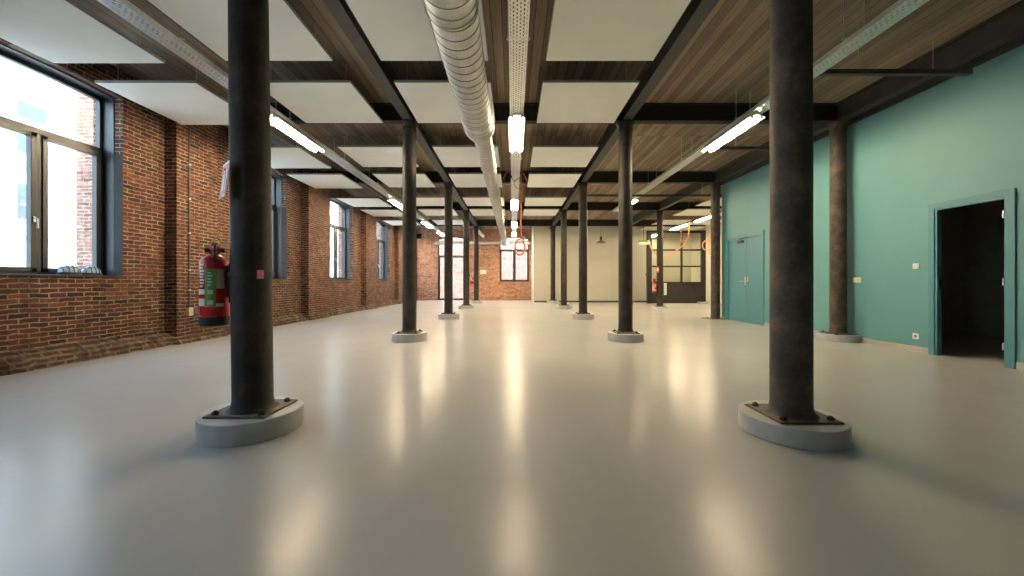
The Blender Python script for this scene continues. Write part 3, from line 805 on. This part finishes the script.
# ----------------------------------------------------------------- wall fittings
root = thing('conduit_pipe', (XL + .22, 6.50, .5), 'thin vertical grey conduit on the first brick pilaster with a beige box', 'conduit')
MB().cyl((XL + .214, 6.50, .58), (XL + .214, 6.50, HD - .01), .011, 10).build('pipe', M['grey_plastic'], root)
MB().box(XL + .202, XL + .25, 6.455, 6.545, .46, .60).build('socket_box', M['box_beige'], root, bevel=.004)
MB().box(XL + .202, XL + .24, 6.56, 6.64, .47, .60).build('socket_cover', M['grey_plastic'], root, bevel=.004)
for z in (.9, 1.25, 1.9, 2.5, 3.1):
    MB().box(XL + .202, XL + .228, 6.482, 6.518, z, z + .02).build('mounting_clip', M['galv'], root)
def plate(name, y, z, w, h, label, cat, kind):
    root = thing(name, (XR, y, z), label, cat)
    MB().box(XR - .012, XR - .0005, y - w / 2, y + w / 2, z - h / 2, z + h / 2).build('cover_plate', M['white_plastic'], root, bevel=.003)
    if kind == 'socket':
        MB().lathe([(.02, -.0135), (.02, -.012)], (XR, y, z), 20, axis='x').build('outlet_face', M['grey_plastic'], root)
    elif kind == 'switch':
        MB().box(XR - .017, XR - .012, y - .026, y + .026, z - .026, z + .026).build('rocker', M['white_plastic'], root, bevel=.002)
    else:
        MB().box(XR - .02, XR - .012, y + .01, y + .055, z - .03, z + .03).build('rocker', M['white_plastic'], root, bevel=.002)
        MB().box(XR - .016, XR - .012, y - .05, y - .005, z - .03, z + .03).build('yellow_key', M['yellow'], root, bevel=.002)
plate('light_switch', 5.55, 1.285, .085, .085, 'white light switch beside the open doorway', 'switch', 'switch')
plate('wall_socket', 5.55, .235, .085, .085, 'white wall socket low beside the open doorway', 'socket', 'socket')
plate('switch_panel', 6.50, 1.085, .14, .09, 'double white and yellow switch plate beside the wall column', 'switch', 'double')

# fire call point on cream wall, small sign on the far brick wall
root = thing('fire_call_point', (6.9, YC - .02, 1.5), 'small red fire call point on the cream wall beside the partition', 'alarm')
p = at(646.5, 274.5, YC)
MB().box(p.x - .06, p.x + .06, YC - .04, YC - .001, p.z - .06, p.z + .06).build('mount_box', M['red'], root, bevel=.006)
MB().box(p.x - .03, p.x + .03, YC - .043, YC - .04, p.z - .03, p.z + .03).build('push_plate', M['label_white'], root)
p = at(483.3, 272, YF)
tag(MB().box(p.x - .17, p.x + .17, YF - .012, YF - .001, p.z - .12, p.z + .12).build('wall_sign', M['label_white'], origin=p, bevel=.003), 'blank white sign on the far brick wall between door and window', 'sign')

# ----------------------------------------------------------------- pendant lamp
p = at(601, 243, 16.9)
root = thing('pendant_lamp', (p.x, p.y, p.z), 'grey enamel pendant lamp hanging before the cream wall', 'lamp')
MB().lathe([(.215, p.z), (.212, p.z + .012), (.17, p.z + .05), (.07, p.z + .11), (.05, p.z + .15), (.046, p.z + .15), (.06, p.z + .105), (.16, p.z + .042), (.205, p.z + .004)], (p.x, p.y, 0), 32).build('lamp_shade', M['enamel'], root)
MB().lathe([(.045, p.z + .13), (.055, p.z + .16), (.055, p.z + .26), (.035, p.z + .30), (.012, p.z + .32)], (p.x, p.y, 0), 20).build('lamp_holder', M['black'], root)
MB().cyl((p.x, p.y, p.z + .31), (p.x, p.y, HD - .001), .006, 6).build('cord', M['black'], root)
MB().lathe([(.02, p.z + .03), (.045, p.z + .06), (.03, p.z + .11), (.02, p.z + .13)], (p.x, p.y, 0), 16).build('bulb', M['white_plastic'], root)

# ----------------------------------------------------------------- hoses
def smooth(pts, n=6):
    P = [Vector(q) for q in pts]; out = []
    for i in range(len(P) - 1):
        a = P[max(i - 1, 0)]; b_ = P[i]; c = P[i + 1]; d = P[min(i + 2, len(P) - 1)]
        for k in range(n):
            t = k / n
            out.append(.5 * ((2 * b_) + (c - a) * t + (2 * a - 5 * b_ + 4 * c - d) * t * t + (3 * b_ - a - 3 * c + d) * t ** 3))
    out.append(P[-1]); return out
def hose(name, pts, r, m, label, cat='hose', group=None, fit=True):
    root = thing(name, pts[0], label, cat, group)
    MB().tube(smooth(pts), r, 8).build('hose_line', M[m], root)
    MB().box(pts[0][0] - .03, pts[0][0] + .03, pts[0][1] - .03, pts[0][1] + .03, pts[0][2] - .01, pts[0][2] + .04).build('hanger_clip', M['bracket'], root)
    if fit:
        e = pts[-1]; MB().lathe([(r * 1.6, e[2] - .06), (r * 2.2, e[2] - .04), (r * 2.2, e[2] + .02), (r * 1.5, e[2] + .04)], (e[0], e[1], 0), 12).build('coupling', M['steel'], root)
    return root
y = 9.4
c = at(520, 247, y)
pts = [at(521, 174, y), at(521.3, 200, y), at(520.8, 225, y), at(521.5, 238, y)]
loop = [(c.x + .125 * math.cos(t), y + .05 * (t - 1.4) / 6, c.z + .2 * math.sin(t)) for t in [1.4 + i * 2 * PI / 14 for i in range(1, 14)]]
pts += [Vector(q) for q in loop] + [at(523.5, 238, y + .06)]
hose('hanging_air_hose', pts, .021, 'orange_dark', 'orange hose hanging with a loop below the middle tray', group='hanging orange hoses')
pts = [Vector((.06 - .11, 9.25, TB - .06))] + [Vector((.16 + .13 * math.cos(t), 9.3 + .015 * t, TB - .20 + .13 * math.sin(t))) for t in [2.6 - i * 2 * PI / 12 for i in range(13)]]
hose('hanging_cable', pts, .006, 'black', 'black cable ring hanging under the middle tray', 'cable', fit=False)
pts = [at(503, 181, 9.6), at(505, 175, 9.6), at(509, 171.5, 9.6), at(517, 171, 9.6), at(523, 173, 9.6), at(527, 181, 9.6)]
hose('hanging_hose_bight', pts, .017, 'orange_dark', 'short orange hose bent over the middle tray', group='hanging orange hoses', fit=False)
y = 15.3
hose('hanging_air_hose', [at(689, 222, y), at(688.5, 234, y), at(684, 244, y), at(676, 251, y), at(668, 256, y), at(659, 256, y), at(652, 250, y), at(648.5, 241, y)], .022, 'orange',
     'orange hose sagging widest under the rear right bay light', group='hanging orange hoses')
hose('hanging_air_hose', [at(680.5, 228, y - .2), at(681, 236, y - .2), at(678, 247, y - .2), at(671, 255, y - .2), at(663, 257, y - .2), at(654, 252, y - .2), at(649.5, 243, y - .2)], .018, 'orange',
     'orange hose sagging inside another under the rear right bay light', group='hanging orange hoses')
y = 13.6
c = at(708.5, 245, y)
pts = [at(711, 212, y), at(711.2, 225, y), at(711, 236, y)] + [Vector((c.x + .19 * math.cos(t), y + .02 * t, c.z + .19 * math.sin(t))) for t in [1.2 + i * 2 * PI / 12 for i in range(1, 13)]] + [at(710, 256, y)]
hose('hanging_air_hose', pts, .022, 'orange', 'orange hose with a loop beside the column at the end of the teal wall', group='hanging orange hoses')

# emergency light and small spot at the far end
p = at(643.5, 242.5, 17.6)
root = thing('emergency_light', p, 'green and white emergency light hanging before the partition', 'light')
MB().box(p.x - .22, p.x + .22, p.y - .05, p.y + .05, p.z - .10, p.z + .02).build('lens', M['label_white'], root, bevel=.01)
MB().box(p.x - .23, p.x + .23, p.y - .055, p.y + .055, p.z + .022, p.z + .10).build('body', M['green'], root, bevel=.008)
MB().cyl((p.x, p.y, p.z + .1), (p.x, p.y, HD - .001), .01, 8).build('hanger_rod', M['bracket'], root)
p = at(480, 233, 19.6)
root = thing('ceiling_spot', p, 'pale tubular spot fixed near the farthest left column', 'lamp')
MB().tube([p + Vector((-.16, -.25, .14)), p + Vector((.16, .2, -.14))], .085, 16).build('barrel', M['label_white'], root)
MB().cyl(p + Vector((0, 0, .08)), (p.x, p.y, HD - .001), .012, 8).build('hanger_rod', M['bracket'], root)
p = at(419, 236, 20.8)
root = thing('ceiling_speaker', p, 'small dark speaker bracketed near the far left corner', 'speaker')
MB().box(p.x - .14, p.x + .14, p.y - .1, p.y + .1, p.z - .16, p.z + .12).build('cabinet', M['bracket'], root, bevel=.015)
MB().cyl((p.x, p.y, p.z + .1), (p.x, p.y, HD - .001), .015, 8).build('hanger_rod', M['bracket'], root)

# ----------------------------------------------------------------- glazed partition
YP = 18.7
xa, xb = 6.76, 9.72; pt = CAMH + 52.4 * YP / 370
zm = lambda py: CAMH + (283 - py) / 370 * YP
root = thing('glazed_partition', (xa, YP, 0), 'dark framed glazed partition with solid lower panels at the rear right', 'partition', kind='thing')
f = MB(); t0, t1 = YP - .06, YP + .06
f.box(xa, xa + .24, t0, t1, 0, pt).box(xb - .22, xb, t0, t1, 0, pt).box(xa + .24, xb - .22, t0, t1, pt - .12, pt)
xm = (681.5 - 513) / 370 * YP
f.box(xm - .035, xm + .035, t0, t1, zm(282.6), pt - .12)
for py in (250, 266.4, 282.6): f.box(xa + .24, xb - .22, t0, t1, zm(py) - .035, zm(py) + .035)
f.build('partition_frame', M['part_frame'], root, bevel=.005)
for x0, x1 in ((xa + .24, xm), (xm, xb - .22)):
    MB().box(x0, x1, YP - .03, YP + .03, .01, zm(282.6) - .035).build('lower_panel', M['dark_panel'], root, bevel=.006)
    zs = [zm(282.6), zm(266.4), zm(250), pt - .12]
    for z0, z1 in zip(zs[:-1], zs[1:]):
        MB().box(x0 + .03, x1 - .03, YP - .004, YP + .004, z0 + .03, z1 - .03).build('pane', M['glass2'], root)

tag(MB().box(xb, XE, YP - .05, YP + .05, 0, HD).build('wall_return', M['cream'], smooth=False), 'short cream wall right of the glazed partition', 'wall', kind='structure')
# step at the partition foot
tag(MB().box(9.25, 9.75, YP - .35, YP - .08, 0, .09).build('step_block', M['plinth'], origin=(9.5, YP - .2, 0), bevel=.01), 'low pale step at the right foot of the partition', 'step')

# ----------------------------------------------------------------- outside
b = MB().box(-40, 40, -30, 60, -.6, -.3)
tag(b.build('ground', M['asphalt']), 'pale paving outside the hall', 'ground', kind='structure')
bd = thing('exterior_building', (-14, 10, -.3), 'white rendered building across the street behind the nearest window', 'building')
FX = -14.0; TOPF = 7.0
w = MB().box(FX - 4, FX, -12, 40, -.3, TOPF); w.build('facade', M['facade'], bd)
MB().box(FX - 4.1, FX + .25, -12.1, 40.1, TOPF, TOPF + .28).build('cornice', M['facade_trim'], bd)
for z in (2.35, 4.35):
    MB().box(FX, FX + .10, -12, 40, z, z + .22).build('ledge', M['facade_trim'], bd)
for z0, z1 in ((2.85, 3.85), (4.75, 5.4), (5.75, 6.2), (-.1, 1.5)):
    for yy in (6.2, 8.4, 10.75, 12.3, 14.6, 17.5, 20.5, 24.0, 28.0):
        wn = MB().box(FX - .02, FX + .04, yy - .40, yy + .40, z0 - .06, z1 + .06).build('window_surround', M['facade_trim'], bd)
        MB().box(FX + .041, FX + .046, yy - .33, yy + .33, z0, z1).build('pane', M['pane_blue'], wn)
mb = MB().box(-9, 6, 29, 29.4, -.3, 6.0)
tag(mb.build('wall_courtyard', M['brick_out'], smooth=False), 'sunlit brick wall outside beyond the far window', 'wall', kind='structure')

# ----------------------------------------------------------------- light
SKY, SUN = 4.3, 4.0
wd = bpy.data.worlds.new('sky'); SC.world = wd; wd.use_nodes = True
nt = wd.node_tree; bg = nt.nodes['Background']
tc = N(nt, 'ShaderNodeTexCoord'); s = N(nt, 'ShaderNodeSeparateXYZ'); nt.links.new(tc.outputs['Generated'], s.inputs[0])
c = ramp(nt, s.outputs[2], [(0.0, (.80, .91, 1.0)), (.6, (.42, .66, 1.0)), (.2, (.68, .84, 1.0))])
nt.links.new(c, bg.inputs['Color']); bg.inputs['Strength'].default_value = SKY
l = bpy.data.lights.new('sun', 'SUN'); l.energy = SUN; l.angle = R(1.5); l.color = (1, .95, .86)
lo = bpy.data.objects.new('sun', l); COL.objects.link(lo)
lo.rotation_euler = Vector((-.55, .55, -.9)).to_track_quat('-Z', 'Y').to_euler()
def portal(loc, rot, sx, sy):
    a = bpy.data.lights.new('portal', 'AREA'); a.shape = 'RECTANGLE'; a.size = sx; a.size_y = sy; a.cycles.is_portal = True
    o = bpy.data.objects.new('window_portal', a); COL.objects.link(o); o.location = loc; o.rotation_euler = rot
for cy in WC: portal((XL - .47, cy, 2.5), (0, R(-90), 0), 2.9, 1.8)
portal(((FWN[0] + FWN[1]) / 2, YF + .4, 2.5), (R(-90), 0, 0), 1.8, 2.9)
portal(((FD[0] + FD[1]) / 2, YF + .4, 1.9), (R(-90), 0, 0), 1.8, 3.9)

# ----------------------------------------------------------------- camera and view
cam = bpy.data.cameras.new('camera'); co = bpy.data.objects.new('camera', cam); COL.objects.link(co)
co.location = (0, 0, CAMH); co.rotation_euler = (R(90), 0, 0)
cam.sensor_width = 36; cam.lens = 36 * 370 / 1024; cam.shift_x = -1 / 1024; cam.shift_y = -5 / 1024; cam.clip_start = .05; cam.clip_end = 300
SC.camera = co
vs_ = SC.view_settings
vs_.view_transform = 'Standard'; vs_.look = 'None'; vs_.gamma = 1; vs_.use_curve_mapping = False; vs_.exposure = 1.78
SC.cycles.max_bounces = 10; SC.cycles.diffuse_bounces = 6; SC.cycles.transparent_max_bounces = 16
SC.cycles.use_denoising = True; SC.cycles.sample_clamp_indirect = 8
for o in bpy.data.objects:
    if '_o' in o: del o['_o']
